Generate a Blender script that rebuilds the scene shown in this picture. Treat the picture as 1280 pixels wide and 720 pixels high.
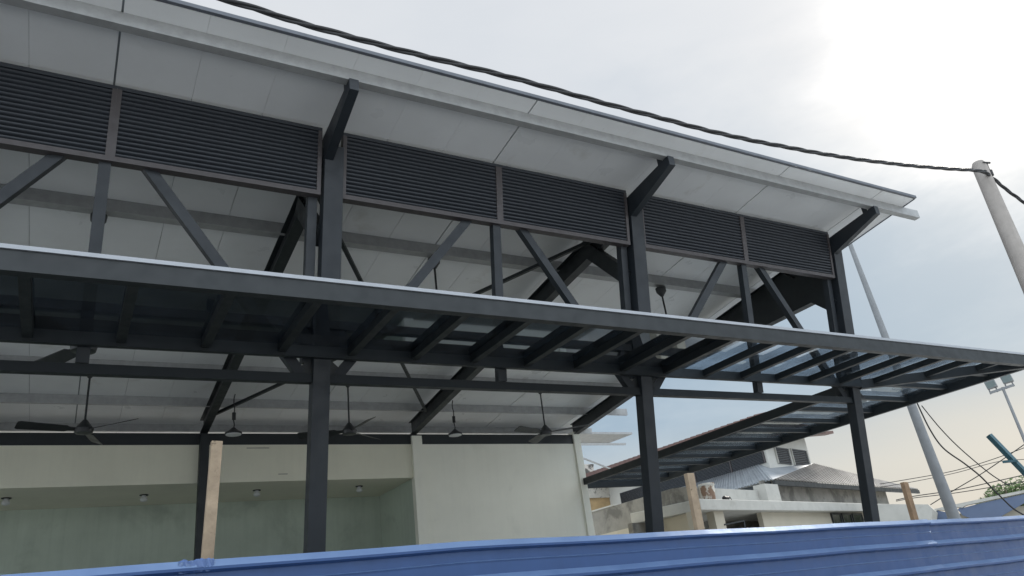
import bpy, math, random
from mathutils import Vector, Matrix
rnd = random.Random(7)
R_ = math.radians
for o in list(bpy.data.objects): bpy.data.objects.remove(o)
sc = bpy.context.scene
# ------------------------------------------------------------------ camera
# rows: world X (along the facade), world Y (into the depth), world Z (up), in camera axes
CR = Matrix(((0.8666519, -0.0994948, -0.4888918),
             (-0.4845496, -0.4012937, -0.7772870),
             (-0.1188532, 0.9105296, -0.3959921)))
EYE = Vector((0, 0, 1.6)); FPX = 933.61
cam = bpy.data.cameras.new('camera'); cam.sensor_width = 36; cam.lens = FPX/1280*36
cam.clip_start = .05; cam.clip_end = 4000
co = bpy.data.objects.new('camera', cam); sc.collection.objects.link(co)
co.matrix_world = Matrix.Translation(EYE) @ CR.to_4x4()
sc.camera = co
# ------------------------------------------------------------------ light
SUN = Vector((.823, .274, .497)).normalized()
sun = bpy.data.lights.new('sun', 'SUN'); sun.energy = 2.8; sun.angle = R_(10); sun.color = (1, .94, .85)
so = bpy.data.objects.new('sun', sun); sc.collection.objects.link(so)
so.rotation_euler = SUN.to_track_quat('Z', 'Y').to_euler(); so.location = (40, 10, 40)
w = bpy.data.worlds.new('World'); sc.world = w; w.use_nodes = True
nt = w.node_tree; N = nt.nodes; LK = nt.links
for n in list(N): N.remove(n)
def nd(tree, typ, **kw):
    n = tree.nodes.new(typ)
    for k, v in kw.items(): setattr(n, k, v)
    return n
def mth(tree, op, a, b=None, clamp=False):
    n = tree.nodes.new('ShaderNodeMath'); n.operation = op; n.use_clamp = clamp
    for i, v in enumerate((a, b)):
        if v is None: continue
        if isinstance(v, (int, float)): n.inputs[i].default_value = v
        else: tree.links.new(v, n.inputs[i])
    return n.outputs[0]
def ramp(tree, fac, stops, interp='EASE'):
    n = tree.nodes.new('ShaderNodeValToRGB'); n.color_ramp.interpolation = interp
    while len(n.color_ramp.elements) < len(stops): n.color_ramp.elements.new(.5)
    for e, (p, c) in zip(n.color_ramp.elements, stops):
        e.position = p; e.color = (c, c, c, 1) if isinstance(c, (int, float)) else (*c, 1)
    tree.links.new(fac, n.inputs[0]); return n.outputs[0]
def mixc(tree, fac, a, b, mode='MIX'):
    n = tree.nodes.new('ShaderNodeMix'); n.data_type = 'RGBA'; n.blend_type = mode
    for i, v in ((0, fac), (6, a), (7, b)):
        if isinstance(v, (int, float)): n.inputs[i].default_value = v
        elif isinstance(v, tuple): n.inputs[i].default_value = (*v, 1)
        else: tree.links.new(v, n.inputs[i])
    return n.outputs[2]
def noise(tree, vec, scale, detail=4, rough=.55, dist=0):
    n = tree.nodes.new('ShaderNodeTexNoise'); n.inputs['Scale'].default_value = scale
    n.inputs['Detail'].default_value = detail; n.inputs['Roughness'].default_value = rough
    n.inputs['Distortion'].default_value = dist
    if vec is not None: tree.links.new(vec, n.inputs['Vector'])
    return n.outputs['Fac']
sky = nd(nt, 'ShaderNodeTexSky'); sky.sky_type = 'NISHITA'; sky.sun_disc = False
sky.sun_elevation = R_(29.8); sky.sun_rotation = R_(71.6); sky.dust_density = 3; sky.air_density = 1.2
tc = nd(nt, 'ShaderNodeTexCoord'); V = tc.outputs['Generated']
dt = nd(nt, 'ShaderNodeVectorMath', operation='DOT_PRODUCT'); LK.new(V, dt.inputs[0]); dt.inputs[1].default_value = SUN
dotv = mth(nt, 'MAXIMUM', dt.outputs['Value'], 0)
sep = nd(nt, 'ShaderNodeSeparateXYZ'); LK.new(V, sep.inputs[0]); zz = sep.outputs[2]
mp = nd(nt, 'ShaderNodeMapping'); LK.new(V, mp.inputs[0]); mp.inputs['Scale'].default_value = (1, 1, 2.6)
mp.inputs['Location'].default_value = (.3, .15, 0)
c1 = noise(nt, mp.outputs[0], 2.1, 6, .55, .3)
c2 = noise(nt, mp.outputs[0], 5.0, 5, .6, .2)
cl = ramp(nt, mth(nt, 'ADD', mth(nt, 'MULTIPLY', c1, .75), mth(nt, 'MULTIPLY', c2, .25)), [(.40, 0), (.68, 1)])
glow = ramp(nt, mth(nt, 'ADD', dotv, mth(nt, 'MULTIPLY', mth(nt, 'SUBTRACT', c2, .5), .035)), [(.972, 0), (.985, .12), (.995, .6), (1.0, .9)], 'B_SPLINE')
low = ramp(nt, mth(nt, 'ADD', zz, mth(nt, 'MULTIPLY', mth(nt, 'SUBTRACT', c1, .5), .12)), [(.0, 1), (.10, .75), (.21, 0)])
hi = ramp(nt, mth(nt, 'ADD', zz, mth(nt, 'MULTIPLY', mth(nt, 'SUBTRACT', c1, .5), .30)), [(.36, 0), (.46, .35), (.62, 1)], 'B_SPLINE')
hd_ = nd(nt, 'ShaderNodeVectorMath', operation='DOT_PRODUCT'); LK.new(V, hd_.inputs[0]); hd_.inputs[1].default_value = (.53, .85, 0)
ahead_mask = ramp(nt, mth(nt, 'ADD', mth(nt, 'MULTIPLY', hd_.outputs['Value'], .5), .5), [(.40, 0), (.70, 1)])   # masks the dimmer sky in view from the added, brighter unseen sky behind
dark = (1.36, 1.96, 2.56); light = (2.1, 2.6, 3.05); cream = (3.3, 3.15, 2.8); white = (3.95, 4.0, 4.1)
cc = mixc(nt, cl, dark, light)
cc = mixc(nt, mth(nt, 'MULTIPLY', hi, .85), cc, white)
cc = mixc(nt, mth(nt, 'MULTIPLY', low, mth(nt, 'MULTIPLY', mth(nt, 'POWER', dotv, 2.0), 1.3), True), cc, cream)
cc = mixc(nt, mth(nt, 'MULTIPLY', glow, 1.0, True), cc, (5.8, 5.8, 5.8))
bright = mixc(nt, cl, (7.6, 8.6, 9.6), (10.6, 11.2, 11.8))  # unseen sky behind, brightened to lift the light on the building
bright = mixc(nt, 1, bright, ramp(nt, zz, [(0, .38), (.14, .5), (.5, 1.1)]), 'MULTIPLY')  # its low band is dimmed so upright faces receive less light
cc = mixc(nt, ahead_mask, bright, cc)
fin = mixc(nt, .96, sky.outputs[0], cc)
bg = nd(nt, 'ShaderNodeBackground'); bg.inputs['Strength'].default_value = .1
LK.new(fin, bg.inputs[0])
wo = nd(nt, 'ShaderNodeOutputWorld'); LK.new(bg.outputs[0], wo.inputs[0])
sc.view_settings.view_transform = 'Standard'; sc.view_settings.look = 'None'
sc.view_settings.exposure = 1.04; sc.view_settings.gamma = 1; sc.view_settings.use_curve_mapping = False
sc.render.engine = 'CYCLES'; sc.cycles.max_bounces = 10; sc.cycles.transparent_max_bounces = 16
sc.cycles.diffuse_bounces = 5; sc.cycles.use_denoising = True
# ------------------------------------------------------------------ survey helpers (photo pixel -> point on a real plane)
def ray(x, y): return CR @ Vector((x-640, 360-y, -FPX))
def onp(x, y, n, d):
    r = ray(x, y); n = Vector(n); return EYE + r*((d-n.dot(EYE))/n.dot(r))
def atX(x, y, v): return onp(x, y, (1, 0, 0), v)
def atY(x, y, v): return onp(x, y, (0, 1, 0), v)
def atZ(x, y, v): return onp(x, y, (0, 0, 1), v)
def far(x, y, k):
    r = ray(x, y); return EYE + r*(k/math.hypot(r.x, r.y))
# ------------------------------------------------------------------ materials
def mat(name, col, rough=.6, metal=0, var=.12, scale=3, bump=0, bscale=30, island=0, spec=.5, streak=0, stain=None, top_sheen=None):
    m = bpy.data.materials.new(name); m.use_nodes = True; t = m.node_tree
    b = t.nodes['Principled BSDF']; g = nd(t, 'ShaderNodeNewGeometry'); P = g.outputs['Position']
    n1 = noise(t, P, scale, 5, .6)
    f = ramp(t, n1, [(.3, 1-var), (.7, 1+var)], 'LINEAR')
    c = mixc(t, 1, col, f, 'MULTIPLY')
    if streak:
        mm = nd(t, 'ShaderNodeMapping'); LKt = t.links; LKt.new(P, mm.inputs[0]); mm.inputs['Scale'].default_value = (3, 3, .18)
        s = ramp(t, noise(t, mm.outputs[0], 2.2, 5, .65), [(.4, 1), (.75, 1-streak)])
        c = mixc(t, 1, c, s, 'MULTIPLY')
    if stain:
        sc_, lo, hi, scol, amt = stain
        s = ramp(t, noise(t, P, sc_, 6, .65, .4), [(lo, 0), (hi, 1)])
        c = mixc(t, mth(t, 'MULTIPLY', s, amt), c, scol)
    if island:
        h = ramp(t, g.outputs['Random Per Island'], [(0, 1-island), (1, 1+island)], 'LINEAR')
        c = mixc(t, 1, c, h, 'MULTIPLY')
    if top_sheen:      # sky highlight painted into the colour of upward-facing slopes
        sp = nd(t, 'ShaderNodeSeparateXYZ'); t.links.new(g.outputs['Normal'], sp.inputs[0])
        c = mixc(t, mth(t, 'MULTIPLY', ramp(t, sp.outputs[2], [(.35, 0), (.6, 1)]), ramp(t, noise(t, P, 2.5, 4), [(.3, .6), (.7, .85)])), c, top_sheen)
    t.links.new(c, b.inputs['Base Color'])
    rr = ramp(t, noise(t, P, scale*2.3, 4), [(.3, max(.02, rough-.1)), (.7, min(1, rough+.1))], 'LINEAR')
    t.links.new(rr, b.inputs['Roughness'])
    b.inputs['Metallic'].default_value = metal; b.inputs['Specular IOR Level'].default_value = spec
    if bump:
        bn = nd(t, 'ShaderNodeBump'); bn.inputs['Strength'].default_value = bump; bn.inputs['Distance'].default_value = .02
        t.links.new(noise(t, P, bscale, 5, .6), bn.inputs['Height']); t.links.new(bn.outputs[0], b.inputs['Normal'])
    return m
M = {}
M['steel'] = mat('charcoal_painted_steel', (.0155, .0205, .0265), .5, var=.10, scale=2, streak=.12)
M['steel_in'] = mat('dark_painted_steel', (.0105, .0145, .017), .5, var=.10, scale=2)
M['louvre'] = mat('charcoal_louvre', (.029, .034, .043), .5, var=.06, scale=4)
M['frame'] = mat('brown_grey_frame', (.068, .060, .062), .5, var=.10, scale=4)
M['ceiling'] = mat('white_sandwich_panel', (.76, .77, .775), .36, var=.05, scale=.7, island=.015, stain=(1.1, .58, .75, (.45, .43, .38), .35))
M['roofedge'] = mat('dark_roof_flashing', (.10, .11, .13), .5)
M['galv'] = mat('galvanised_steel', (.35, .355, .355), .5, .15, var=.12, scale=6)
M['trim'] = mat('pale_metal_drip_trim', (.36, .38, .41), .45, .1, var=.06)
M['cream'] = mat('cream_render', (.74, .72, .59), .85, var=.05, scale=.8, bump=.06, bscale=6, streak=.03)
M['panelwall'] = mat('pale_render', (.84, .83, .73), .85, var=.04, scale=.7, bump=.06, bscale=6, streak=.03, stain=(.55, .52, .74, (.56, .56, .48), .45))
M['recess'] = mat('grey_green_render', (.46, .52, .44), .85, var=.10, scale=.6, streak=.08, stain=(.7, .5, .72, (.25, .28, .24), .5))
M['concrete'] = mat('raw_concrete', (.25, .24, .215), .9, var=.14, scale=2.2, bump=.2, stain=(.8, .48, .62, (.11, .105, .095), .8))
M['ground'] = mat('pale_concrete_ground', (.42, .425, .42), .9, var=.12, scale=.5, bump=.2)
M['road'] = mat('asphalt', (.055, .055, .056), .9, var=.2, scale=3, bump=.3, bscale=60)
M['blue'] = mat('blue_painted_sheet', (.026, .070, .195), .38, .2, var=.06, scale=3, streak=.06, spec=.6, top_sheen=(.13, .21, .37))  # paler rib tops are a sky highlight put into the colour
M['timber'] = mat('weathered_timber', (.34, .26, .18), .85, var=.22, scale=7, bump=.3, bscale=25, stain=(9, .62, .68, (.07, .05, .03), .85))
M['timber_d'] = mat('brown_timber', (.25, .165, .10), .85, var=.22, scale=7, bump=.3, bscale=25)
M['fan'] = mat('fan_black', (.02, .022, .024), .4)
M['cord'] = mat('black_cord', (.012, .012, .013), .6)
M['cable'] = mat('black_cable', (.022, .022, .024), .55, var=.25, scale=8)
M['lampw'] = mat('white_enamel', (.62, .63, .63), .4)
M['pole'] = mat('pale_concrete_pole', (.33, .30, .275), .85, var=.1, scale=5, streak=.15)
M['polegrey'] = mat('grey_steel_pole', (.22, .23, .24), .6, var=.1)
M['teal'] = mat('teal_painted_steel', (.035, .10, .125), .5)
M['metalroof'] = mat('zinc_roof_sheet', (.25, .27, .29), .6, .1, var=.15, scale=1.2, island=.10)
M['oldroof'] = mat('weathered_roof_sheet', (.22, .21, .20), .85, var=.18, scale=.7, island=.12, spec=.15)
M['redroof'] = mat('brown_red_roof_sheet', (.13, .075, .065), .6, var=.15)
M['white'] = mat('white_wall', (.5, .5, .47), .85, var=.05, scale=1)
M['creamhouse'] = mat('cream_house_wall', (.44, .405, .33), .85, var=.07, scale=.9, stain=(.9, .58, .75, (.33, .30, .25), .5))
M['ledge'] = mat('pale_ledge', (.43, .425, .395), .85, var=.08, scale=2, stain=(1.6, .55, .72, (.32, .31, .28), .6))
M['dark'] = mat('dark_window', (.012, .014, .016), .15)
M['mould'] = mat('mouldy_plaster', (.52, .50, .45), .9, var=.1, stain=(2.4, .50, .58, (.06, .06, .055), .9))
M['ochre'] = mat('ochre_plaster', (.42, .30, .16), .9, var=.15)
M['bucket'] = mat('stained_bucket', (.58, .56, .50), .6, stain=(2.6, .45, .55, (.16, .075, .035), .9))
M['bluewall'] = mat('blue_grey_awning', (.10, .135, .215), .7, var=.12, scale=.6, stain=(.5, .55, .75, (.2, .22, .26), .4))
M['leaf'] = mat('leaf_green', (.075, .12, .035), .7, var=.4, scale=1.2, island=.35)
M['bark'] = mat('bark', (.1, .08, .06), .9)
M['floodglass'] = mat('floodlight_glass', (.16, .20, .20), .2)
def glass(name, tint, refl=1.0, dirt=.07):
    m = bpy.data.materials.new(name); m.use_nodes = True; t = m.node_tree
    for n in list(t.nodes): t.nodes.remove(n)
    o = nd(t, 'ShaderNodeOutputMaterial'); tr = nd(t, 'ShaderNodeBsdfTransparent')
    g = nd(t, 'ShaderNodeNewGeometry')
    c = mixc(t, 1, tint, ramp(t, noise(t, g.outputs['Position'], 1.3, 4), [(.3, .85), (.7, 1.12)], 'LINEAR'), 'MULTIPLY')
    t.links.new(c, tr.inputs[0])
    gl = nd(t, 'ShaderNodeBsdfGlossy'); gl.inputs['Roughness'].default_value = .03; gl.inputs[0].default_value = (.8, .86, .92, 1)
    dp = nd(t, 'ShaderNodeVectorMath', operation='DOT_PRODUCT'); t.links.new(g.outputs['Incoming'], dp.inputs[0]); t.links.new(g.outputs['Normal'], dp.inputs[1])
    sch = mth(t, 'ADD', mth(t, 'MULTIPLY', mth(t, 'POWER', mth(t, 'SUBTRACT', 1, mth(t, 'ABSOLUTE', dp.outputs['Value'])), 5), .96), .045)
    mx = nd(t, 'ShaderNodeMixShader'); t.links.new(mth(t, 'MULTIPLY', sch, refl, True), mx.inputs[0])
    t.links.new(tr.outputs[0], mx.inputs[1]); t.links.new(gl.outputs[0], mx.inputs[2])
    df = nd(t, 'ShaderNodeBsdfDiffuse'); df.inputs[0].default_value = (.42, .42, .40, 1); m2 = nd(t, 'ShaderNodeMixShader')     # dust and water marks on the panes
    t.links.new(mth(t, 'MULTIPLY', ramp(t, noise(t, g.outputs['Position'], 2.6, 6, .65, .5), [(.42, .15), (.72, 1)]), dirt), m2.inputs[0])
    t.links.new(mx.outputs[0], m2.inputs[1]); t.links.new(df.outputs[0], m2.inputs[2]); t.links.new(m2.outputs[0], o.inputs[0])
    return m
M['glass'] = glass('tinted_canopy_glass', (.74, .79, .84), 1.2)
M['darkglass'] = glass('dark_canopy_glass', (.20, .23, .27), 2.2, .03)
# ------------------------------------------------------------------ mesh builder
WO = {}
class MB:
    def __init__(s): s.v = []; s.f = []
    def add(s, vs, fs):
        k = len(s.v); s.v += [Vector(p) for p in vs]; s.f += [tuple(i+k for i in f) for f in fs]; return s
    def box(s, a, b):
        (x0, y0, z0), (x1, y1, z1) = [tuple(map(f, zip(a, b))) for f in (min, max)]
        return s.add([(x0,y0,z0),(x1,y0,z0),(x1,y1,z0),(x0,y1,z0),(x0,y0,z1),(x1,y0,z1),(x1,y1,z1),(x0,y1,z1)],
                     [(0,3,2,1),(4,5,6,7),(0,1,5,4),(1,2,6,5),(2,3,7,6),(3,0,4,7)])
    def bar(s, p, q, wd, dp, up=(0, -1, 0), wd2=None, dp2=None):
        p = Vector(p); q = Vector(q); d = (q-p).normalized(); up = Vector(up); up = (up-d*up.dot(d)).normalized(); sd = d.cross(up)
        vs = []
        for c, ww, dd in ((p, wd, dp), (q, wd2 or wd, dp2 or dp)):
            vs += [c-sd*ww/2-up*dd/2, c+sd*ww/2-up*dd/2, c+sd*ww/2+up*dd/2, c-sd*ww/2+up*dd/2]
        return s.add(vs, [(0,3,2,1),(4,5,6,7),(0,1,5,4),(1,2,6,5),(2,3,7,6),(3,0,4,7)])
    def tube(s, pts, r, n=10, caps=True):
        pts = [Vector(p) for p in pts]; rs = r if isinstance(r, (list, tuple)) else [r]*len(pts)
        k = len(s.v); up = None
        for i, p in enumerate(pts):
            d = (pts[min(i+1, len(pts)-1)]-pts[max(i-1, 0)]).normalized()
            if up is None: up = Vector((0, 0, 1)) if abs(d.z) < .9 else Vector((1, 0, 0))
            up = (up-d*up.dot(d)).normalized(); sd = d.cross(up)
            for j in range(n):
                a = 2*math.pi*j/n; s.v.append(p+(sd*math.cos(a)+up*math.sin(a))*rs[i])
        for i in range(len(pts)-1):
            for j in range(n):
                a = k+i*n+j; b = k+i*n+(j+1) % n; s.f.append((a, b, b+n, a+n))
        if caps:
            s.f.append(tuple(k+j for j in range(n))[::-1]); e = k+(len(pts)-1)*n; s.f.append(tuple(e+j for j in range(n)))
        return s
    def prism(s, poly, off):
        n = len(poly); off = Vector(off); a = [Vector(p) for p in poly]
        return s.add(a+[p+off for p in a], [tuple(range(n)), tuple(range(2*n-1, n-1, -1))]+[(i, i+n, (i+1) % n+n, (i+1) % n) for i in range(n)])
    def sweep(s, prof, a, b):     # open profile of points at line start a and end b (same count), solid thickness not needed
        k = len(prof[0]); return s.add(list(prof[0])+list(prof[1]), [(i, i+1, i+1+k, i+k) for i in range(k-1)])
    def build(s, name, m, parent=None, smooth=False, bevel=0, org=None):
        xs = [[p[i] for p in s.v] for i in range(3)]
        o_ = Vector(org) if org is not None else Vector(((min(xs[0])+max(xs[0]))/2, (min(xs[1])+max(xs[1]))/2, min(xs[2])))
        me = bpy.data.meshes.new(name); me.from_pydata([p-o_ for p in s.v], [], s.f); me.update()
        ms = m if isinstance(m, (list, tuple)) else [m]
        for q in ms: me.materials.append(q)
        import bmesh
        bm = bmesh.new(); bm.from_mesh(me); bmesh.ops.recalc_face_normals(bm, faces=bm.faces); bm.to_mesh(me); bm.free()
        if smooth:
            for p in me.polygons: p.use_smooth = True
            me.set_sharp_from_angle(angle=R_(40))
        o = bpy.data.objects.new(name, me); sc.collection.objects.link(o); WO[o] = o_
        if parent is not None: o.parent = parent; o.location = o_-WO[parent]
        else: o.location = o_
        if bevel:
            bv = o.modifiers.new('bevel', 'BEVEL'); bv.width = bevel; bv.segments = 2; bv.limit_method = 'ANGLE'
        return o
def tag(o, label=None, cat=None, group=None, kind=None):
    for k, v in (('label', label), ('category', cat), ('group', group), ('kind', kind)):
        if v: o[k] = v
    return o
def empty(name, loc, label, cat, group=None):
    o = bpy.data.objects.new(name, None); sc.collection.objects.link(o); o.location = loc; WO[o] = Vector(loc)
    o.empty_display_size = .3; return tag(o, label, cat, group)
def copy_tree(o, loc, label, rz=0):
    c = o.copy(); sc.collection.objects.link(c); c.location = loc; c.rotation_euler = (0, 0, rz); c['label'] = label
    for ch in o.children:
        d = ch.copy(); sc.collection.objects.link(d); d.parent = c
        for g in ch.children:
            e = g.copy(); sc.collection.objects.link(e); e.parent = d
    return c
# ------------------------------------------------------------------ setting
g = MB(); g.add([(-900,-900,0),(900,-900,0),(900,900,0),(-900,900,0)], [(0,1,2,3)])
tag(g.build('ground', M['ground']), kind='structure')
g = MB(); g.add([(-300,-3.5,.004),(300,-3.5,.004),(300,3.2,.004),(-300,3.2,.004)], [(0,1,2,3)])
tag(g.build('road', M['road']), kind='structure')
# ------------------------------------------------------------------ the open steel pavilion
LEAN = .173
def FY(z, off=0): return 11.125-LEAN*z+off           # leaning facade line
def ZC(y, off=0): return 8.95-.125*(y-9.59)-off      # underside of the roof panels
XE, YF, YR = 16.15, 8.0, 23.0                          # roof end, front edge, rear edge
XL = -9.2
pav = empty('open_pavilion', (3, 15, 0), 'open charcoal steel pavilion with high sloping roof, louvre band and glass canopy', 'pavilion')
# roof: panels with joints, core, edge flashing
r = MB()
xs = [XL+i for i in range(0, 30)]
edges = sorted(set([XL, XE]+[float(i) for i in range(-9, 17)]+[15.45]))
edges = [e for e in edges if XL <= e <= XE]
for a, b in zip(edges[:-1], edges[1:]):
    ga = .013 if abs(a % 6) < .01 or a == 15 else .0015
    gb = .013 if abs(b % 6) < .01 or b == 15 else .0015
    for (y0, y1) in ((YF+.03, 9.58), (9.585, 22.97)):
        if y0 > 9: ga = max(ga, .0038); gb = max(gb, .0038)
        r.add([(a+ga, y0, ZC(y0)), (b-gb, y0, ZC(y0)), (b-gb, y1, ZC(y1)), (a+ga, y1, ZC(y1)),
               (a+ga, y0, ZC(y0)+.03), (b-gb, y0, ZC(y0)+.03), (b-gb, y1, ZC(y1)+.03), (a+ga, y1, ZC(y1)+.03)],
              [(0,3,2,1),(4,5,6,7),(0,1,5,4),(1,2,6,5),(2,3,7,6),(3,0,4,7)])
roof = r.build('roof', M['ceiling'], pav)
r = MB()
def slab(mb, x0, x1, y0, y1, lo, hi):
    return mb.add([(x0,y0,ZC(y0)+lo),(x1,y0,ZC(y0)+lo),(x1,y1,ZC(y1)+lo),(x0,y1,ZC(y1)+lo),(x0,y0,ZC(y0)+hi),(x1,y0,ZC(y0)+hi),(x1,y1,ZC(y1)+hi),(x0,y1,ZC(y1)+hi)],
                  [(0,3,2,1),(4,5,6,7),(0,1,5,4),(1,2,6,5),(2,3,7,6),(3,0,4,7)])
slab(r, XL, XE, YF+.02, YR, .033, .085)
r.build('roof_sheet', M['metalroof'], roof)
r = MB(); slab(r, XL, XE+.03, YF-.03, YF+.018, -.004, .055); slab(r, XE+.003, XE+.03, YF+.02, YR, -.012, .10); slab(r, XL, XE+.03, YR+.003, YR+.03, -.012, .1)
r.build('edge_flashing', M['roofedge'], roof)
# purlins (galvanised C sections running along the building)
def purlin(y, x1, h=.2, fl=.075):
    m = MB(); z = ZC(y)-.004
    m.box((XL+.1, y, z-h), (x1, y+.012, z))
    m.box((XL+.1, y+.013, z-h), (x1, y+fl, z-h+.012)); m.box((XL+.1, y+fl-.012, z-h+.0125), (x1, y+fl, z-h+.035))
    m.box((XL+.1, y+.013, z-.03), (x1, y+fl, z-.018))
    return m.build('purlin', M['galv'], pav)
for y, x1, h, fl in ((8.33, 16.72, .195, .14), (10.4, 15.6, .2, .075), (12.22, 15.9, .22, .2), (16.25, 16.0, .2, .075), (18.15, 16.5, .2, .075), (20.1, 16.7, .22, .09), (21.9, 16.4, .2, .075)):
    purlin(y, x1, h, fl)
# frames
def rafter(X):
    m = MB(); pts = []
    def web(y0, y1, d0, d1, wd=.02):
        t0, t1 = ZC(y0)-.215, ZC(y1)-.215
        m.prism([(X-wd/2,y0,t0),(X-wd/2,y1,t1),(X-wd/2,y1,t1-d1),(X-wd/2,y0,t0-d0)], (wd,0,0))
        for top in (0, 1):
            a0, a1 = (t0, t1) if top else (t0-d0, t1-d1)
            s_ = 1 if top else -1
            m.prism([(X-.1,y0,a0),(X-.1,y1,a1),(X-.1,y1,a1+s_*.018),(X-.1,y0,a0+s_*.018)], (.2,0,0))
    web(10.3, 21.1, .40, .36)
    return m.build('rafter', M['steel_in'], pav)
def outrigger(X):
    m = MB(); y0, y1 = 8.29, 9.75
    t0, t1 = ZC(y0)-.212, ZC(y1)-.212
    m.prism([(X-.07,y0,t0),(X-.07,y1,t1),(X-.07,y1,t1-.44),(X-.07,y0,t0-.19)], (.14,0,0))
    m.box((X-.05, 8.485, t0-.02), (X-.035, 8.6, t0+.12))
    return m.build('eave_bracket', M['steel'], pav)
FR = (-3, 3, 9, 15)
for X in FR:
    rafter(X); outrigger(X)
    # leaning front column, wider above the canopy
    m = MB()
    m.bar((X, FY(0), 0), (X, FY(5.3), 5.3), .25, .21)
    c = m.build('column', M['steel'], pav, bevel=.008)
    m = MB(); m.bar((X+.09, FY(5.301), 5.301), (X+.09, FY(8.6), 8.6), .30, .22)
    m.build('upper_column', M['steel'], pav, bevel=.008)
    m = MB(); m.bar((X-.19, FY(5.25, .1), 5.25), (X-.19, FY(7.9, .1), 7.9), .14, .14)
    m.build('truss_end_post', M['steel'], pav)
    m = MB(); m.box((X-.22, FY(0)-.25, 0), (X+.22, FY(0)+.25, .03)); m.build('base_plate', M['steel'], pav)
    # knee brace from column to rafter
    m = MB(); a = (X-.02, 9.98, 7.17); b = (X-.02, 11.12, 8.37)
    m.bar(a, b, .16, .30, up=(0, -.5, -.8)); m.build('knee_brace', M['steel_in'], pav)
    # rear column
    if X < 9:
        m = MB(); m.bar((X, 20.86, 0), (X, 20.86, 6.86), .22, .22); m.build('rear_column', M['steel_in'], pav)
    # gusset plates at lower chord
    for s_ in (-1, 1):
        m = MB(); m.prism([(X+s_*.13, FY(5.06,-.0), 5.06), (X+s_*.42, FY(5.06), 5.06), (X+s_*.13, FY(5.3), 5.3)], (0, .015, 0))
        m.build('gusset_plate', M['steel_in'], pav)
# deep web plate closing the end frame under the roof
X = 14.97
m = MB(); m.prism([(X-.11,9.95,8.05),(X-.11,10.42,ZC(10.42)-.60),(X-.11,17.9,ZC(17.9)-.56),(X-.11,17.7,7.40),(X-.11,10.48,7.46),(X-.11,10.0,7.0)], (.22,0,0))
m.build('gable_plate', M['steel_in'], pav)
# end purlin hangers and roof-plane bracing
for X0 in (-3, 3, 9):
    for a, b in (((X0+.1, 10.6), (X0+5.85, 19.6)), ((X0+5.85, 10.6), (X0+.1, 20.0))):
        if X0 != 3: continue
        m = MB(); m.bar((a[0], a[1], ZC(a[1])-.47), (b[0], b[1], ZC(b[1])-.47), .07, .07, up=(0, 0, 1)); m.build('roof_brace', M['steel_in'], pav)
# facade truss
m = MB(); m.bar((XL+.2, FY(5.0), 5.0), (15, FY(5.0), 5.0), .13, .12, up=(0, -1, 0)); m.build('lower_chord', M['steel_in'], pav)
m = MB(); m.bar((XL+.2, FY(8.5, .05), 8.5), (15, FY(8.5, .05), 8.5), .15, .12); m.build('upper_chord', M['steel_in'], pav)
for X in (-6, 0, 6, 12):
    m = MB(); m.bar((X, FY(5.08), 5.08), (X, FY(8.42, .06), 8.42), .15, .13); m.build('truss_post', M['steel'], pav)
    for s_ in (-1, 1):
        m = MB(); m.bar((X+s_*.05, FY(8.4, .07), 8.4), (X+s_*2.73, FY(5.07, .05), 5.07), .15, .12); m.build('diagonal_brace', M['steel'], pav)
# louvre band
def louvre(x0, x1):
    z0, z1 = 7.76, 8.87; n = 15; p = (z1-z0-.13)/n
    fr = MB(); t = .06
    def sbar(xa, xb, za, zb, o0, o1):
        fr.add([(xa,FY(za,o0),za),(xb,FY(za,o0),za),(xb,FY(za,o1),za),(xa,FY(za,o1),za),(xa,FY(zb,o0),zb),(xb,FY(zb,o0),zb),(xb,FY(zb,o1),zb),(xa,FY(zb,o1),zb)],
               [(0,3,2,1),(4,5,6,7),(0,1,5,4),(1,2,6,5),(2,3,7,6),(3,0,4,7)])
    sl = MB(); za = z0+.07
    for i in range(n):
        zb = za+i*p; q = []
        for (dz, off) in ((p*.55+.014, -.046), (p*.55+.016, -.058), (p*.55, -.058), (p*.55-.010, -.050), (-.004, .012), (.010, .016)):
            q.append((zb+dz, off))
        sl.add([(x0+.06, FY(zz_, o), zz_) for zz_, o in q]+[(x1-.06, FY(zz_, o), zz_) for zz_, o in q],
               [(j, (j+1) % 6, (j+1) % 6+6, j+6) for j in range(6)]+[(0,1,2,3,4,5), (11,10,9,8,7,6)])
    o = sl.build('louvre_panel', M['louvre'], pav)
    bk_ = MB(); za, zb = z0+.071, z1-.056
    bk_.add([(xx, FY(q, of), q) for q in (za, zb) for xx, of in ((x0+.071,.045),(x1-.071,.045),(x1-.071,.055),(x0+.071,.055))], [(0,3,2,1),(4,5,6,7),(0,1,5,4),(1,2,6,5),(2,3,7,6),(3,0,4,7)])
    bk_.build('rain_screen', M['louvre'], o)
    sbar(x0, x1, z0, z0+.07, -.075, .06); 
    sbar(x0, x0+t, z0+.0702, z1-.0552, -.072, .06); sbar(x1-t, x1, z0+.0702, z1-.0552, -.072, .06)
    fr.build('frame', M['frame'], o)
    fr = MB(); sbar(x0, x1, z1-.055, z1, -.06, .06); fr.build('top_rail', M['louvre'], o)
for X in (-3, 3, 9):
    louvre(X+.235, X+3.048); louvre(X+3.0485, X+5.9)
louvre(-8.77, -5.9+.0); louvre(-5.88, -3.1)
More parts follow.
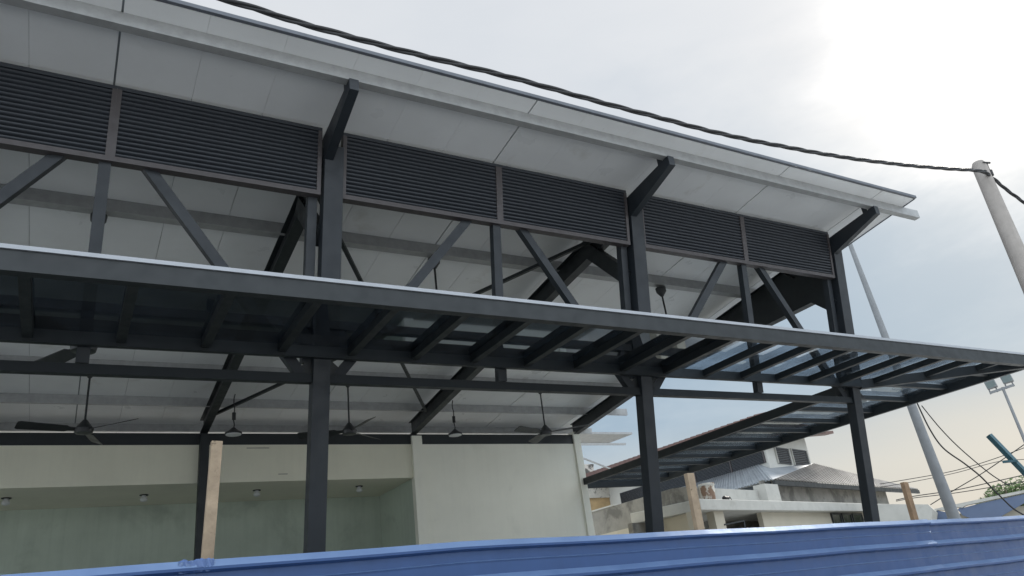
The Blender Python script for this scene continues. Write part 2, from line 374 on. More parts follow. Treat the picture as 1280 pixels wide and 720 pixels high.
# ---------------------------------------------------------------- canopies (front glass awning and the side walkway)
ZU, ZG = 5.22, 5.42     # underside of frames, glass level
CF, CXO, CXI = 8.05, 18.45, 14.98
m = MB(); m.box((XL+.3, CF, ZU+.03), (CXO, CF+.10, ZU+.27)); m.box((XL+.3, CF-.025, ZU+.03), (CXO, CF-.002, ZU+.085))
m.box((XL+.3, 10.02, ZU+.03), (15.1, 10.10, ZU+.2)); m.box((CXO-.1, CF+.102, ZU), (CXO, 21.6, ZU+.27))
m.box((CXI, 10.3, ZU), (CXI+.12, 21.6, ZU+.21)); m.box((CXI, 21.602, ZU), (CXO, 21.7, ZU+.25))
m.bar((CXI+.15, 10.1, ZU+.1), (CXO-.1, CF+.1, ZU+.1), .12, .2, up=(0, 0, 1))
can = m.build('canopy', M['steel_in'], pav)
m = MB(); m.box((XL+.3, CF-.02, ZU+.273), (CXO+.02, CF+.08, ZU+.32)); m.box((CXO-.06, CF+.082, ZU+.273), (CXO+.02, 21.7, ZU+.3))
m.build('drip_trim', M['trim'], can)
x = -8.6
while x < 18.2:
    yb = 10.018 if x < 15.1 else 10.1-(x-15.13)*(10.1-CF-.1)/(CXO-.1-15.13)-.06
    if yb-CF > .3:
        m = MB(); m.box((x-.055, CF+.103, ZU+.075), (x+.055, yb, ZG-.004)); m.build('canopy_rafter', M['steel_in'], can)
    x += 1.0
y = 9.0
while y < 21.5:
    xa = CXI+.122 if y > 10.3 else 15.13+(10.1-y)*(CXO-.1-15.13)/(10.1-CF-.1)+.06
    m = MB(); m.box((xa, y-.05, ZU+.09), (CXO-.102, y+.05, ZG-.004)); m.build('canopy_rafter', M['steel_in'], can)
    y += 1.05
m = MB(); m.box((XL+.3, CF+.102, ZG), (9.4, 10.13, ZG+.012)); m.build('glass_pane', M['darkglass'], can)
m = MB(); m.box((9.4025, CF+.102, ZG), (15.1, 10.13, ZG+.012))
m.prism([(15.1025, CF+.102, ZG), (CXO-.102, CF+.102, ZG), (CXO-.102, 21.6, ZG), (15.1025, 21.6, ZG)], (0, 0, .012))
m.build('glass_pane', M['glass'], can)
# ---------------------------------------------------------------- rear rooms
m = MB(); m.box((XL, 21.0, 6.62), (15.0, 21.14, 6.93)); m.build('eaves_beam', M['steel_in'], pav)
m = MB(); m.box((8.93, 21.0, 0), (15.02, 21.2, 6.62)); wl = m.build('rear_wall', M['panelwall'], pav)
m = MB(); m.box((8.9, 20.9, 0), (9.22, 20.998, 6.86)); m.build('pilaster', M['panelwall'], wl)
m = MB(); m.box((14.86, 20.93, 0), (15.12, 21.23, 7.02)); m.build('pilaster', M['panelwall'], wl)
m = MB(); m.box((XL, 21.0, 5.62), (8.93, 21.2, 6.62)); bkh = m.build('bulkhead', M['cream'], pav)
for xa, xb, zq in ((4.1,4.7,6.52),(3.3,3.42,5.78),(4.95,5.2,5.8)):
    m = MB(); m.box((xa, 20.992, zq), (xb, 20.999, zq+.018)); m.build('scuff_mark', M['concrete'], bkh)
m = MB(); m.box((XL, 21.201, 5.62), (8.93, 24.0, 5.72)); m.build('soffit', M['cream'], pav)
m = MB(); m.box((XL, 24.0, 0), (9.1, 24.2, 6.5)); m.build('recess_wall', M['recess'], pav)
m = MB(); m.box((8.931, 21.21, 0), (9.1, 23.99, 6.5)); m.build('recess_wall', M['recess'], pav)
m = MB(); m.box((XL, 21.22, 6.5), (15.0, 26, 6.6)); m.build('flat_roof', M['ledge'], pav)
m = MB(); m.box((15.0-.2, 21.24, 0), (15.0, 26, 6.49)); m.build('rear_wall', M['panelwall'], pav)
m = MB(); m.box((XL, 9.2, .002), (16.2, 24, .12)); m.build('floor_slab', mat('dark_screed_floor', (.11, .115, .105), .8, var=.2, scale=.8), pav)
# stub of roof beyond the rear wall
m = MB(); a = [atY(700, 553, 25), atY(762, 554, 25)]
za = a[1].z; m.prism([(15.1, 25, za), (19.5, 25, za), (19.5, 23.4, za-.02), (15.1, 23.4, za-.02)], (0, 0, .08))
o = m.build('rear_roof', M['galv'], pav)
m = MB(); m.box((15.1, 25.002, za-.05), (19.55, 25.05, za+.1)); m.box((15.1, 23.3, za-.47), (19.0, 23.38, za-.40)); m.build('purlin', M['galv'], pav)
m = MB(); m.bar(atY(722, 570, 23.3), atY(768, 588, 23.3), .05, .05); m.build('stay_rod', M['galv'], pav)
# ---------------------------------------------------------------- ceiling fans
def fan(x, y, zh, ztop, label, rot):
    t = empty('ceiling_fan', (x, y, zh), label, 'ceiling fan', 'ceiling fans')
    m = MB(); m.tube([(x, y, zh+.12), (x, y, ztop-.12)], .022, 8); m.build('rod', M['fan'], t)
    m = MB(); m.tube([(x,y,ztop-.22),(x,y,ztop-.10),(x,y,ztop)], [.035,.12,.13], 14); m.build('ceiling_cup', M['fan'], t, smooth=True)
    m = MB(); m.tube([(x,y,zh-.08),(x,y,zh-.07),(x,y,zh+.02),(x,y,zh+.10),(x,y,zh+.22)], [.10,.17,.19,.13,.04], 18); m.build('motor', M['fan'], t, smooth=True)
    for k in range(3):
        a = rot+k*2*math.pi/3; d = Vector((math.cos(a), math.sin(a), 0)); n = Vector((-d.y, d.x, 0)); c = Vector((x, y, zh))
        m = MB(); q = []
        for rr_, w_ in ((.16, .05), (.30, .06), (.36, .10), (1.22, .125), (1.27, .10)):
            for s_ in (-1, 1): q.append(c+d*rr_+n*w_*s_+Vector((0, 0, .045*s_*w_/.12)))
        top = [p+Vector((0, 0, .014)) for p in q]; k_ = len(q)
        fs = []
        for i in range(0, k_-2, 2):
            fs += [(i, i+1, i+3, i+2), (k_+i, k_+i+2, k_+i+3, k_+i+1), (i, i+2, k_+i+2, k_+i), (i+1, k_+i+1, k_+i+3, i+3)]
        fs += [(0, k_, k_+1, 1), (k_-2, k_-1, 2*k_-1, 2*k_-2)]
        m.add(q+top, fs); m.build('blade', M['fan'], t)
    return t
fan(.18, 18.19, 6.28, ZC(18.19)-.21, 'black ceiling fan above the recess at far left, in front of the cream bulkhead', R_(-44))
fan(6.05, 18.19, 6.28, ZC(18.19)-.21, 'black ceiling fan just right of the leftmost tall column, over the bulkhead', R_(-83))
fan(11.95, 18.19, 6.28, ZC(18.19)-.21, 'black ceiling fan over the top edge of the pale rear wall panel', R_(-42))
fan(0, 12.36, 6.06, ZC(12.36)-.25, 'black ceiling fan half hidden behind the canopy at far left, blade tips showing', R_(-1))
fan(6, 12.36, 6.5, ZC(12.36)-.25, 'black ceiling fan whose rod drops behind the middle bay diagonal', R_(20))
fan(12, 12.36, 6.5, ZC(12.36)-.25, 'black ceiling fan with dark cup hung beside the middle tall column', R_(50))
# pendant lamps
def pend(x, y, label):
    zt = ZC(y)-.7
    t = empty('pendant_lamp', (x, y, 6.2), label, 'pendant lamp', 'pendant high bay lamps')
    pts = [(x+.015*math.sin(i*1.7), y, 6.32+(zt-6.32)*i/8) for i in range(9)]
    m = MB(); m.tube(pts, .014, 6); m.build('cord', M['cord'], t)
    m = MB(); m.tube([(x,y,6.55),(x,y,6.72)], .045, 8); m.build('driver', M['cord'], t)
    m = MB(); m.tube([(x,y,6.2),(x,y,6.24),(x,y,6.28),(x,y,6.36)], [.19,.195,.12,.03], 20); m.build('lamp_shade', M['cord'], t, smooth=True)
    m = MB(); m.tube([(x,y,6.185),(x,y,6.199)], .175, 20); m.build('diffuser', M['lampw'], t)
pend(3.25, 18.2, 'round pendant lamp hanging beside the dark rear post, left of the two')
pend(9.02, 18.2, 'round pendant lamp hanging above the left end of the pale rear wall')
# downlights under the recess soffit
dl = [(8, 630, 'white downlight at far left under the recess soffit'), (180, 626, 'white downlight left of the dark rear post under the soffit'),
      (321, 620, 'white downlight between timber post and tall column under the soffit'), (449, 615, 'white downlight right of the tall column under the soffit')]
for px, py, lb in dl:
    p = atZ(px, py-7, 5.61); x, y = p.x, min(p.y, 23.6)
    t = empty('downlight', (x, y, 5.45), lb, 'downlight', 'downlights under the soffit')
    m = MB(); m.tube([(x,y,5.60),(x,y,5.619)], .11, 16); m.build('rim', M['cord'], t)
    m = MB(); m.tube([(x,y,5.44),(x,y,5.46),(x,y,5.5),(x,y,5.56),(x,y,5.599)], [.03,.075,.095,.07,.05], 14); m.build('bulb', M['lampw'], t, smooth=True)
# ------------------------------------------------------------------ blue hoarding
hd = empty('hoarding', (5, 6.4, 0), 'blue ribbed metal site hoarding along the foreground, sheets overlapping', 'hoarding')
def hline(x): return 6.06+.082*x
def htop(x): return 2.205+.008*min(max(0, x), 3)-.0130*max(0, x-3)
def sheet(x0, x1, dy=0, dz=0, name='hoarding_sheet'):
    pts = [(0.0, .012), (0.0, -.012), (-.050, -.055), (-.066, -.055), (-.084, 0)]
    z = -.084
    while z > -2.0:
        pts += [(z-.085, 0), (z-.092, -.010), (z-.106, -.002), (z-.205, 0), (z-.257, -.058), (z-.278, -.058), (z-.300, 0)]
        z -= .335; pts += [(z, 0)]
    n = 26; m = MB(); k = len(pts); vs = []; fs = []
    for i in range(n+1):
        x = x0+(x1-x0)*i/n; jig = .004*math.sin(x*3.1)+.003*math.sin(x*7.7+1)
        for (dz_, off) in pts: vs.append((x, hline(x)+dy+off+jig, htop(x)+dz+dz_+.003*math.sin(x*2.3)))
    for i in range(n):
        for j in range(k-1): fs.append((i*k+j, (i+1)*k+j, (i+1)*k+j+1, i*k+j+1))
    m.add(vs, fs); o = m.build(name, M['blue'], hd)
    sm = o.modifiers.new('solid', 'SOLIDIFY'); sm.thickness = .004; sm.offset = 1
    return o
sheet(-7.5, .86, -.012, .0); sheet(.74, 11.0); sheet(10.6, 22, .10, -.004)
m = MB(); xs_ = [.74+.24*i/14 for i in range(15)]; vs = []; fs = []
for i, x in enumerate(xs_):
    for dz_, off in ((.012, -.02), (.004, -.052), (-.045, -.056), (-.075, -.04)):
        vs.append((x, hline(x)+off+rnd.uniform(-.008, .006), htop(x)+dz_+rnd.uniform(-.009, .009)))
for i in range(14):
    for j in range(3): fs.append((i*4+j, i*4+4+j, i*4+5+j, i*4+1+j))
m.add(vs, fs); o = m.build('bent_lip', mat('scuffed_blue_paint', (.08, .14, .31), .5, stain=(14, .5, .62, (.16, .23, .37), .7)), hd); sm = o.modifiers.new('solid', 'SOLIDIFY'); sm.thickness = .003
for x, dz_ in ((.86, -.145),):
    p = Vector((x, hline(x)-.012, htop(x)+dz_)); m = MB(); m.tube([p+Vector((0,.01,0)), p+Vector((0,-.004,0)), p+Vector((0,-.014,0))], [.022,.022,.011], 10); m.build('bolt', M['galv'], hd)
def post(a, b, wd, dp, m_, name='timber_post'):
    m = MB(); a = Vector(a); b = Vector(b); d = (b-a)/a.z if 0 else (b-a)/(a.z-b.z); base = b+d*b.z
    m.bar(base, a, wd, dp, up=(0, -1, 0)); return m.build(name, M[m_], hd, bevel=.004)
post(atY(271, 552, 6.55), atY(259, 698, 6.55), .088, .06, 'timber')
post(atY(861, 592, 7.25), atY(874, 660, 7.25), .115, .07, 'timber')
post(atY(1130, 603, 7.45), atY(1143, 648, 7.45), .11, .07, 'timber_d')
# a short runner nailed behind the sheets
m = MB(); m.bar((-6, hline(-6)+.16, 1.6), (14, hline(14)+.19, 1.6), .08, .05); m.build('rail', M['timber'], hd)
# ------------------------------------------------------------------ neighbour house
def wpoly(mb, pts, off): return mb.prism(pts, off)
house = empty('neighbour_house', (24, 26, 0), 'cream and white neighbouring house with zinc roof and louvred upper storey beyond the walkway', 'house')
Xw = 18.85
c1 = atX(868, 625, Xw)
dv = ray(1580, 644); dv.z = 0; dv.normalize(); nv = Vector((-dv.y, dv.x, 0)); dn = nv.dot(c1)
def hp(px, py, back=0): return onp(px, py, nv, dn+back)
zl = c1.z                               # ledge top
zlb = hp(900, 639).z
# left parapet wall running back under the walkway
zt = atX(853, 607, Xw).z
m = MB(); m.prism([(Xw, c1.y+.02, zl-.02), (Xw, 27.5, zl-.02), (Xw, 27.5, zt), (Xw, c1.y+1.0, zt), (Xw, c1.y+.02, zt-.1)], (.18, 0, 0))
m.build('parapet', M['concrete'], house)
m = MB(); m.box((Xw-.05, c1.y, zlb-1.8), (Xw+.2, 27.5, zlb)); m.build('wall', M['creamhouse'], house)
m = MB(); m.box((Xw-.02, c1.y+.02, zlb+.001), (Xw+.2, 27.5, zl-.021)); m.build('band', M['concrete'], house)
m = MB(); m.box((Xw-.04, 24.5, zt+.002), (Xw+.26, 27.6, zt+.06)); m.build('coping', M['ledge'], house)
# ledge along the front
L = (hp(1127, 627)-c1).length
def hb(u0, u1, z0, z1, b0, b1):
    p = [Vector((c1.x, c1.y, 0))+dv*u+nv*b for u, b in ((u0, b0), (u1, b0), (u1, b1), (u0, b1))]
    return [(q.x, q.y, z0) for q in p]+[(q.x, q.y, z1) for q in p]
BF = [(0,3,2,1),(4,5,6,7),(0,1,5,4),(1,2,6,5),(2,3,7,6),(3,0,4,7)]
m = MB(); m.add(hb(-.1, L+.4, zlb, zl, -.25, 2.7), BF); m.build('ledge', M['ledge'], house, bevel=.02)
def uof(px, py): return (hp(px, py)-c1).dot(dv)
up_ = uof(955, 605)
m = MB(); m.add(hb(.3, up_, zl+.002, hp(920, 609).z, .34, .52), BF); m.build('parapet', M['ledge'], house)
m = MB(); m.add(hb(up_+.002, uof(971, 604), zl+.002, hp(962, 605).z, -.02, .5), BF); m.build('pier', M['ledge'], house)
m = MB(); m.add(hb(uof(972, 604), L-.2, zl+.003, hp(1060, 606).z+.1, .6, .8), BF); m.build('wall', M['concrete'], house)
m = MB(); m.add(hb(uof(957, 645), L, 0, zlb-.002, .15, .35), BF); gw = m.build('wall', M['creamhouse'], house)
m = MB(); m.add(hb(-.5, uof(956, 645)+8, 0, zlb-.004, 2.4, 2.6), BF); m.build('wall', M['concrete'], house)
for pa, pb in ((868, 877), (893, 905)):
    m = MB(); m.add(hb(uof(pa, 645), uof(pb, 645), 0, zlb-.004, .0, .3), BF); m.build('post', M['creamhouse'], house)
m = MB(); m.bar(hp(905, 656), hp(930, 651), .05, .05); m.bar(hp(930, 652), hp(931, 660), .05, .05); m.build('railing', M['steel_in'], house)
zw = hp(1060, 643).z
for pa, pb in ((1043, 1053), (1056, 1066), (1069, 1080)):
    m = MB(); m.add(hb(uof(pa, 645), uof(pb, 645), zw-.9, zw, .10, .149), BF); wn = m.build('window', M['dark'], house)
    fm = MB(); ua, ub = uof(pa, 645), uof(pb, 645)
    fm.add(hb(ua-.06, ub+.06, zw+.002, zw+.07, .07, .148), BF); fm.add(hb(ua-.06, ua-.002, zw-.9, zw, .07, .148), BF); fm.add(hb(ub+.002, ub+.06, zw-.9, zw, .07, .148), BF)
    fm.build('frame', M['steel_in'], wn)
# upper louvred tower
Xt = 27.5
t0 = atX(957, 562, Xt); dnt = nv.dot(t0)
def tp(px, py, b=0): return onp(px, py, nv, dnt+b)
ztop, zbase = tp(975, 542).z+.25, tp(990, 590).z-.5
u1 = (tp(1009, 565)-t0).dot(dv)
def tb(u0, u1_, z0, z1, b0, b1):
    p = [Vector((t0.x, t0.y, 0))+dv*u+nv*b for u, b in ((u0, b0), (u1_, b0), (u1_, b1), (u0, b1))]
    return [(q.x, q.y, z0) for q in p]+[(q.x, q.y, z1) for q in p]
m = MB(); fp = [(t0.x, t0.y), ((t0+dv*(u1+.12)).x, (t0+dv*(u1+.12)).y), ((t0+dv*(u1+.12)).x+.5, t0.y+16), (t0.x, t0.y+16)]
m.prism([(x, y, zbase) for x, y in fp], (0, 0, ztop-zbase)); m.build('tower_wall', M['white'], house)
def hlouv(bx, name='louvre_window'):   # bx(u0,u1,z0,z1,d0,d1) box maker
    pass
def louv_front(pa, pb, pya, pyb):
    za_, zb_ = tp(pa, pyb).z, tp(pa, pya).z; ua, ub = (tp(pa, 570)-t0).dot(dv), (tp(pb, 570)-t0).dot(dv)
    m = MB(); m.add(tb(ua, ub, za_, zb_, -.02, -.003), BF); o = m.build('louvre_window', M['dark'], house)
    m = MB(); n = 9
    for i in range(n):
        z = za_+(zb_-za_)*i/n; m.add(tb(ua+.03, ub-.03, z+.01, z+.05, -.06, -.022), BF)
    m.build('slats', M['louvre'], o)
    for q0, q1 in ((ua-.05, ua-.002), (ub+.002, ub+.05)): m = MB(); m.add(tb(q0, q1, za_, zb_, -.08, -.003), BF); m.build('frame', M['ledge'], o)
louv_front(970, 986, 559, 579); louv_front(990, 1008, 561, 581)
za_, zb_ = atX(957, 577, Xt).z, atX(955, 560, Xt).z
ys = [atX(953, 561, Xt).y, atX(912, 573, Xt).y, atX(868, 586, Xt).y, atX(868, 586, Xt).y+3.4, atX(868, 586, Xt).y+6.4]
for a, b in zip(ys[:-1], ys[1:]):
    m = MB(); m.box((Xt-.02, a+.06, za_-.05), (Xt-.003, b-.06, zb_)); o = m.build('louvre_window', M['dark'], house)
    m = MB()
    for i in range(10):
        z = za_-.05+(zb_-za_+.05)*i/10; m.box((Xt-.06, a+.08, z+.01), (Xt-.022, b-.08, z+.045))
    m.build('slats', M['louvre'], o)
    m = MB(); m.box((Xt-.07, a-.04, za_-.05), (Xt-.003, a+.04, zb_)); m.build('frame', M['frame'], o)
# tower roof: brown red ribbed sheet
zr = atX(850, 546, Xt-1.2).z
m = MB(); x0, x1 = Xt-1.2, Xt+5; y0 = t0.y-1.0
xr1 = (t0+dv*(u1+1.3)).x
m.prism([(x0, y0-.1, zr-.45), (xr1, y0+1.6, zr-.45), (xr1+1, y0+20, zr-.35), (x0, y0+20, zr-.2)], (0, 0, .06))
tr = m.build('tower_roof', M['redroof'], house)
m = MB()
yy = y0
while yy < y0+19:
    m.prism([(x0-.06, yy, zr-.39), (x0-.06, yy+.12, zr-.39), (x0-.06, yy+.09, zr-.25+.012*(yy-y0)), (x0-.06, yy+.03, zr-.25+.012*(yy-y0))], (2.8, 0, .5)); yy += .42
m.prism([(x0-.05, y0, zr-.388), (x0-.05, y0+19.5, zr-.388), (x0-.05, y0+19.5, zr-.05), (x0-.05, y0, zr-.30)], (2.8, 0, .5))
m.build('roof_ribs', [M['redroof']], tr)
m = MB(); m.bar(tp(965, 546.5, -.5), tp(1036, 541.5, -.5), .5, .14, up=(0, 0, 1)); m.bar(tp(1020, 538, -.4), tp(1037, 536.5, -.4), .16, .08, up=(0,0,1)); m.build('eave', M['redroof'], tr)
# zinc skirt roof below the tower (hipped)
eC = hp(967, 602, 0.15); eR = hp(1148, 614, .15); zE = hp(1040, 604, .15).z
eC.z = zE-.02; eR.z = zE
hT = Vector(atX(951, 581, Xt)); hT.x -= .05
rE = (hp(1148, 608, .15)); pk = tp(1017, 582, 0)
def corr(mb, a, b, c, d, n, h, th=.03):   # ribbed quad: a->b eave, d->c ridge
    a, b, c, d = map(Vector, (a, b, c, d)); nrm = (b-a).cross(d-a).normalized()
    if nrm.z < 0: nrm = -nrm
    for i in range(n):
        for (f0, f1, h0, h1) in ((0, .35, 0, 0), (.35, .5, 0, 1), (.5, .8, 1, 1), (.8, 1, 1, 0)):
            q = []
            for f, hh in ((f0, h0), (f1, h1)):
                s_ = (i+f)/n; q.append((a.lerp(b, s_)+nrm*h*hh, d.lerp(c, s_)+nrm*h*hh))
            (e0, r0), (e1, r1) = q
            mb.add([e0, e1, r1, r0, e0-nrm*th, e1-nrm*th, r1-nrm*th, r0-nrm*th], BF)
m = MB()
corr(m, eC, eR, eR+Vector((-.5, .6, .35)), pk+Vector((0, 0, .1)), 60, .05)
m.build('roof', M['oldroof'], house)
m = MB()
m.prism([hT, pk+Vector((0,0,.1)), eC], (0, 0, -.03))
lE = atX(880, 618, eC.x); lE.z = eC.z; lT = Vector((hT.x, atX(866, 600, Xt).y+6, hT.z))
m2 = MB(); corr(m2, eC, (eC.x, 32, eC.z), (hT.x, 32, hT.z), hT, 54, .04)
m.build('roof', M['metalroof'], house); m2.build('roof', M['metalroof'], house)
m = MB(); m.bar(eC-Vector((0,0,.14)), eR-Vector((0,0,.14)), .12, .2, up=(0, 0, 1)); m.bar(eC-Vector((-.02,-.2,.14)), Vector((eC.x, 32, eC.z-.14)), .10, .18, up=(0,0,1)); m.build('gutter', M['steel_in'], house)
# things on the ledge
def ledge_pt(px, b=.12):
    p = hp(px, 622, b); p.z = zl; return p
p = ledge_pt(886, -.0)
bk = empty('bucket', p, 'stained white bucket standing on the ledge of the neighbouring house', 'bucket')
m = MB(); m.tube([p+Vector((0,0,.002)), p+Vector((0,0,.05)), p+Vector((0,0,.50)), p+Vector((0,0,.58))], [.22,.235,.275,.285], 22); m.build('shell', M['bucket'], bk, smooth=True)
m = MB(); m.tube([p+Vector((0,0,.50)), p+Vector((0,0,.535))], .297, 22); m.build('rim', M['ledge'], bk)
p = ledge_pt(907, 0)
rl = MB(); rl.tube([p+dv*-.12+Vector((0,0,.09)), p+dv*.14+Vector((0,0,.09))], .085, 12); rl.tube([p+dv*.14+Vector((0,0,.10)), p+dv*.3+Vector((0,0,.16)), p+dv*.42+Vector((0,0,.05))], .018, 6)
tag(rl.build('paint_roller', M['cord'], smooth=True), 'small dark paint roller lying beside the bucket on the ledge', 'paint roller')
# old mouldy building behind the rear wall
ob = empty('old_building', (24, 40, 0), 'old mould stained white wall with ochre strip, glimpsed beside the rear wall panel', 'building')
yo = 36
p0, p1, p2, p3 = [atY(*q, yo) for q in ((715, 603), (783, 603), (783, 621), (715, 623))]
m = MB(); m.prism([p0, p1, p2, p3], (0, 4, 0)); m.build('wall', M['mould'], ob)
m = MB(); q0, q1, q2, q3 = [atY(*q, yo+.1) for q in ((715, 623.4), (783, 621.4), (783, 650), (715, 650))]; m.prism([q0, q1, q2, q3], (0, 4, 0)); m.build('wall', M['ochre'], ob)
m = MB(); q0, q1, q2, q3 = [atY(*q, yo+1) for q in ((715, 581), (742, 580), (742, 603), (715, 603))]; m.prism([q0, q1, q2, q3], (0, 3, 0)); m.build('roof', M['mould'], ob)
# ------------------------------------------------------------------ poles, masts, wires
pt = far(1223, 205, 14)
up = empty('utility_pole', (pt.x, pt.y, 0), 'pale round concrete utility pole carrying the thick cable', 'utility pole')
m = MB(); m.tube([(pt.x, pt.y, 0), (pt.x, pt.y, pt.z-.03), (pt.x, pt.y, pt.z+.03)], [.19, .115, .085], 24); m.build('shaft', M['pole'], up, smooth=True)
h = far(1236, 213, 13.98); m = MB(); m.tube([h+Vector((-.12,.02,-.02)), h+Vector((.02,0,-.02)), h+Vector((.02,0,.12)), h+Vector((-.08,0,.14)), h+Vector((.10,-.02,.16))], .018, 6)
m.tube([h+Vector((.02,0,-.10)), h+Vector((.03,0,0))], .04, 8); m.build('cable_clamp', M['cord'], up)
a = far(1064, 309, 25); b = far(1193, 648, 25); d = (b-a)/(a.z-b.z); base = b+d*b.z
lp = MB(); top = a-d*.6; lp.tube([base, b, a, top], [.20, .165, .07, .065], 18)
tag(lp.build('lamp_post', M['polegrey'], smooth=True), 'slim tapered grey post rising behind the roof end and the canopy corner', 'post')
# floodlight mast
ft = far(1253, 484, 28); fb = far(1281, 551, 28); d = (fb-ft)/(ft.z-fb.z)
fm = empty('floodlight_mast', fb+d*fb.z, 'thin mast carrying two square floodlights at the right edge', 'floodlight mast')
m = MB(); m.tube([fb+d*fb.z, ft], [.07, .04], 10); m.build('mast', M['polegrey'], fm)
ca, cb = far(1238, 491, 28), far(1268, 481, 28)
m = MB(); m.bar(ca, cb, .07, .07, up=(0, 0, 1)); m.build('crossarm', M['polegrey'], fm)
for q in ((1238.5, 480.5), (1258.5, 473.5)):
    c = far(*q, 28); dr = (cb-ca).normalized()
    m = MB(); m.bar(c-dr*.15, c+dr*.15, .16, .26, up=(0, .3, 1), wd2=.2, dp2=.28); o = m.build('floodlight', M['polegrey'], fm, bevel=.03)
    m = MB(); nn = (EYE-c).normalized(); s2 = dr; u2 = nn.cross(s2)
    m.bar(c+nn*.11-u2*.10, c+nn*.11+u2*.10, .26, .02, up=nn); m.build('glass', M['floodglass'], o)
    m = MB(); 
    for s_ in (-.1, .1): m = MB(); m.bar(c+dr*s_-Vector((0,0,.12)), c+dr*s_-Vector((0,0,.29)), .03, .03); m.build('bracket', M['polegrey'], o)
# teal strut
ta, tb_ = far(1236, 544, 22), far(1290, 600, 22); d = (tb_-ta).normalized()
ts = empty('teal_strut', tb_+d*1.5, 'leaning teal steel strut with a short crossarm at the right edge', 'strut')
m = MB(); m.bar(ta, tb_+d*1.5, .13, .11, up=(0, -1, 0)); m.build('strut', M['teal'], ts)
m = MB(); m.bar(far(1253, 577.5, 21.9), far(1272, 576, 21.9), .05, .05); m.build('crossarm', M['teal'], ts)
def smooth_pts(P, n=10):
    P = [Vector(p) for p in P]; out = []
    for i in range(len(P)-1):
        p0 = P[max(i-1, 0)]; p1 = P[i]; p2 = P[i+1]; p3 = P[min(i+2, len(P)-1)]
        for k in range(n):
            t = k/n; out.append(.5*((2*p1)+(p2-p0)*t+(2*p0-5*p1+4*p2-p3)*t*t+(3*p1-p0-3*p2+p3)*t**3))
    return out+[P[-1]]
# thick twisted cable
Yc = pt.y-.14
cp = [atY(x, y, Yc) for x, y in ((283, 0), (370, 27), (460, 52), (550, 75), (640, 97), (730, 122), (820, 146), (910, 169), (1000, 187), (1065, 198), (1130, 206), (1180, 210.5), (1226, 214))]
P0 = cp[0]; lead = [Vector((P0.x-14, Yc, P0.z+1.2)), Vector((P0.x-7, Yc, P0.z+.35)), Vector((P0.x-3, Yc, P0.z+.07))]
k1 = Vector((cp[-1].x+.12, Yc+.0, cp[-1].z-.01))
tail = [far(1240, 222, 14.05), far(1258, 237, 14.6), far(1281, 254, 15.2), far(1340, 300, 17)]
main = smooth_pts(lead+cp+tail, 26)
cab = MB(); ph = [rnd.uniform(0, 6) for _ in range(3)]
acc = 0; strands = [[], [], []]
for i, p in enumerate(main):
    if i: acc += (p-main[i-1]).length
    d = (main[min(i+1, len(main)-1)]-main[max(i-1, 0)]).normalized(); s_ = d.cross(Vector((0,0,1))).normalized(); u_ = s_.cross(d)
    for k in range(3):
        an = acc*2*math.pi/1.15+k*2.094+.6*math.sin(acc*.9); strands[k].append(p+(s_*math.cos(an)+u_*math.sin(an))*.016)
for k in range(3): cab.tube(strands[k], (.0155, .0135, .0148)[k], 7)
tag(cab.build('overhead_cable', M['cable'], smooth=True), 'thick black twisted cable sagging across the sky to the concrete pole', 'cable')
wl_ = [([(1146, 503), (1162, 536), (1179, 560), (1205, 579), (1224, 594), (1238, 608), (1251, 621), (1267, 636), (1284, 646)], 24, .022, 'dark drooping wire from the grey post down past the blue awning'),
       ([(1152, 507), (1175, 535), (1199.5, 560), (1233, 588.5), (1251, 601), (1262, 607)], 24.3, .016, 'thin wire from the grey post ending above the tree'),
       ([(1163, 631), (1192, 613), (1224, 594), (1256, 572.5), (1284, 553)], 31, .017, 'thin wire rising to the right across the drooping wires'),
       ([(1100, 605), (1130, 600), (1181, 591), (1213, 583), (1250, 571), (1290, 556)], 38, .016, 'upper thin level wire behind the grey post'),
       ([(1100, 609), (1142, 602), (1195, 591), (1248, 577), (1290, 574)], 38.5, .014, 'second thin level wire just under the upper one'),
       ([(1120, 625), (1144, 620), (1192, 613), (1234, 604), (1274, 595), (1290, 591)], 36, .019, 'lower level wire running towards the teal strut'),
       ([(1120, 626.5), (1142, 622.5), (1192, 616.5), (1245, 608), (1290, 600)], 36.4, .017, 'lowest level wire just above the blue roof')]
for P, k, r_, lb in wl_:
    m = MB(); m.tube(smooth_pts([far(x, y, k) for x, y in P], 8), r_, 6)
    tag(m.build('thin_wire', M['cord'], smooth=True), lb, 'wire', 'thin wires at the right')
# ------------------------------------------------------------------ blue building at the right edge and tree
K = 40
bd = ray(1215, 640); bd.z = 0; bd.normalize(); bdn = bd.dot(EYE+bd*K)
def bp(px, py, b=0): return onp(px, py, bd, bdn+b)
bb = empty('shop_building', (37, 16, 0), 'low cream building under a blue grey awning with pale roof edge, at the right edge', 'building')
m = MB(); a, b = bp(1138, 645, .5), bp(1330, 600, .5)
m.prism([bp(1141, 649, .4), bp(1340, 625, .4), Vector((bp(1340, 625, .4).x, bp(1340, 625, .4).y, 0)), Vector((bp(1141, 649, .4).x, bp(1141, 649, .4).y, 0))], bd*8); m.build('wall', M['creamhouse'], bb)
m = MB(); m.prism([bp(x, y) for x, y in ((1200, 634), (1205, 634.5), (1230, 628), (1340, 605), (1340, 612), (1280, 629), (1247, 648), (1218, 649.5), (1203, 644), (1197, 637))], bd*.35); m.build('awning', M['bluewall'], bb)
m = MB(); m.prism([bp(x, y) for x, y in ((1148, 643), (1160, 641), (1166, 642), (1172, 638), (1182, 640), (1192, 638), (1196, 641), (1179, 651), (1150, 651.5))], bd*.35); m.build('awning', M['bluewall'], bb)
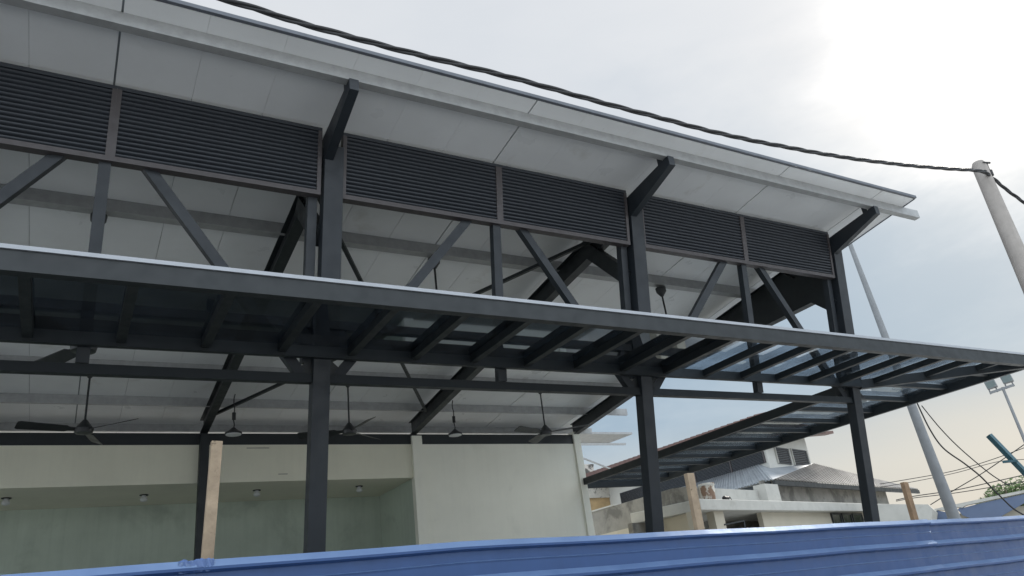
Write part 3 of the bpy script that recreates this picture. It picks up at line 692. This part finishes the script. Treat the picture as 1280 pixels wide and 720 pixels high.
m = MB(); m.prism([bp(x, y, -.05) for x, y in ((1160, 638), (1200, 629), (1280, 612.5), (1340, 600), (1340, 603.5), (1280, 616), (1208, 631.5), (1203, 634.5), (1196, 634), (1190, 638), (1172, 637.5), (1168, 641), (1160, 641))], bd*.6); m.build('roof_edge', M['ledge'], bb)
m = MB(); m.prism([bp(x, y, -.03) for x, y in ((1146.5, 641.5), (1157, 640.5), (1158, 646), (1148, 650))], bd*.3); m.build('sheet_end', M['teal'], bb)
m = MB(); m.prism([bp(x, y, -4) for x, y in ((1080, 630), (1160, 630.5), (1166, 636), (1163, 660), (1080, 660))], bd*4); m.build('side_block', M['ledge'], bb)
tb0 = far(1262, 625, 52)
tree = empty('tree', (tb0.x, tb0.y, 0), 'green leafy tree showing above the blue building', 'tree')
m = MB(); m.tube([(tb0.x, tb0.y, 0), (tb0.x+.1, tb0.y, 2), tb0+Vector((0,0,.2))], [.3, .22, .1], 10)
for k in range(7):
    an = k*.9; m.tube([tb0+Vector((0,0,-1.2)), tb0+Vector((1.4*math.cos(an), 1.4*math.sin(an), .2+.1*k))], [.09, .02], 6)
m.build('trunk', M['bark'], tree, smooth=True)
m = MB(); sx = (far(1300, 610, 52)-far(1230, 610, 52)).normalized()
for k in range(5200):
    c_ = rnd.choice(((1236, 622, .8), (1248, 614, 1.0), (1262, 611, 1.1), (1276, 609, 1.2), (1292, 610, 1.4), (1310, 612, 1.4)))
    q = far(c_[0], c_[1], 52)
    v_ = Vector((rnd.gauss(0, 1), rnd.gauss(0, 1), rnd.gauss(0, .75))); v_ = v_.normalized()*c_[2]*(rnd.random()**.4)
    q = q+v_+Vector((0, 0, -.6)); s_ = rnd.uniform(.07, .15)
    e1 = Vector((rnd.gauss(0,1), rnd.gauss(0,1), rnd.gauss(0,1))).normalized(); e2 = e1.orthogonal().normalized()
    m.add([q-e1*s_, q+e2*s_*.5, q+e1*s_, q-e2*s_*.5], [(0, 1, 2, 3)])
m.build('crown', M['leaf'], tree)
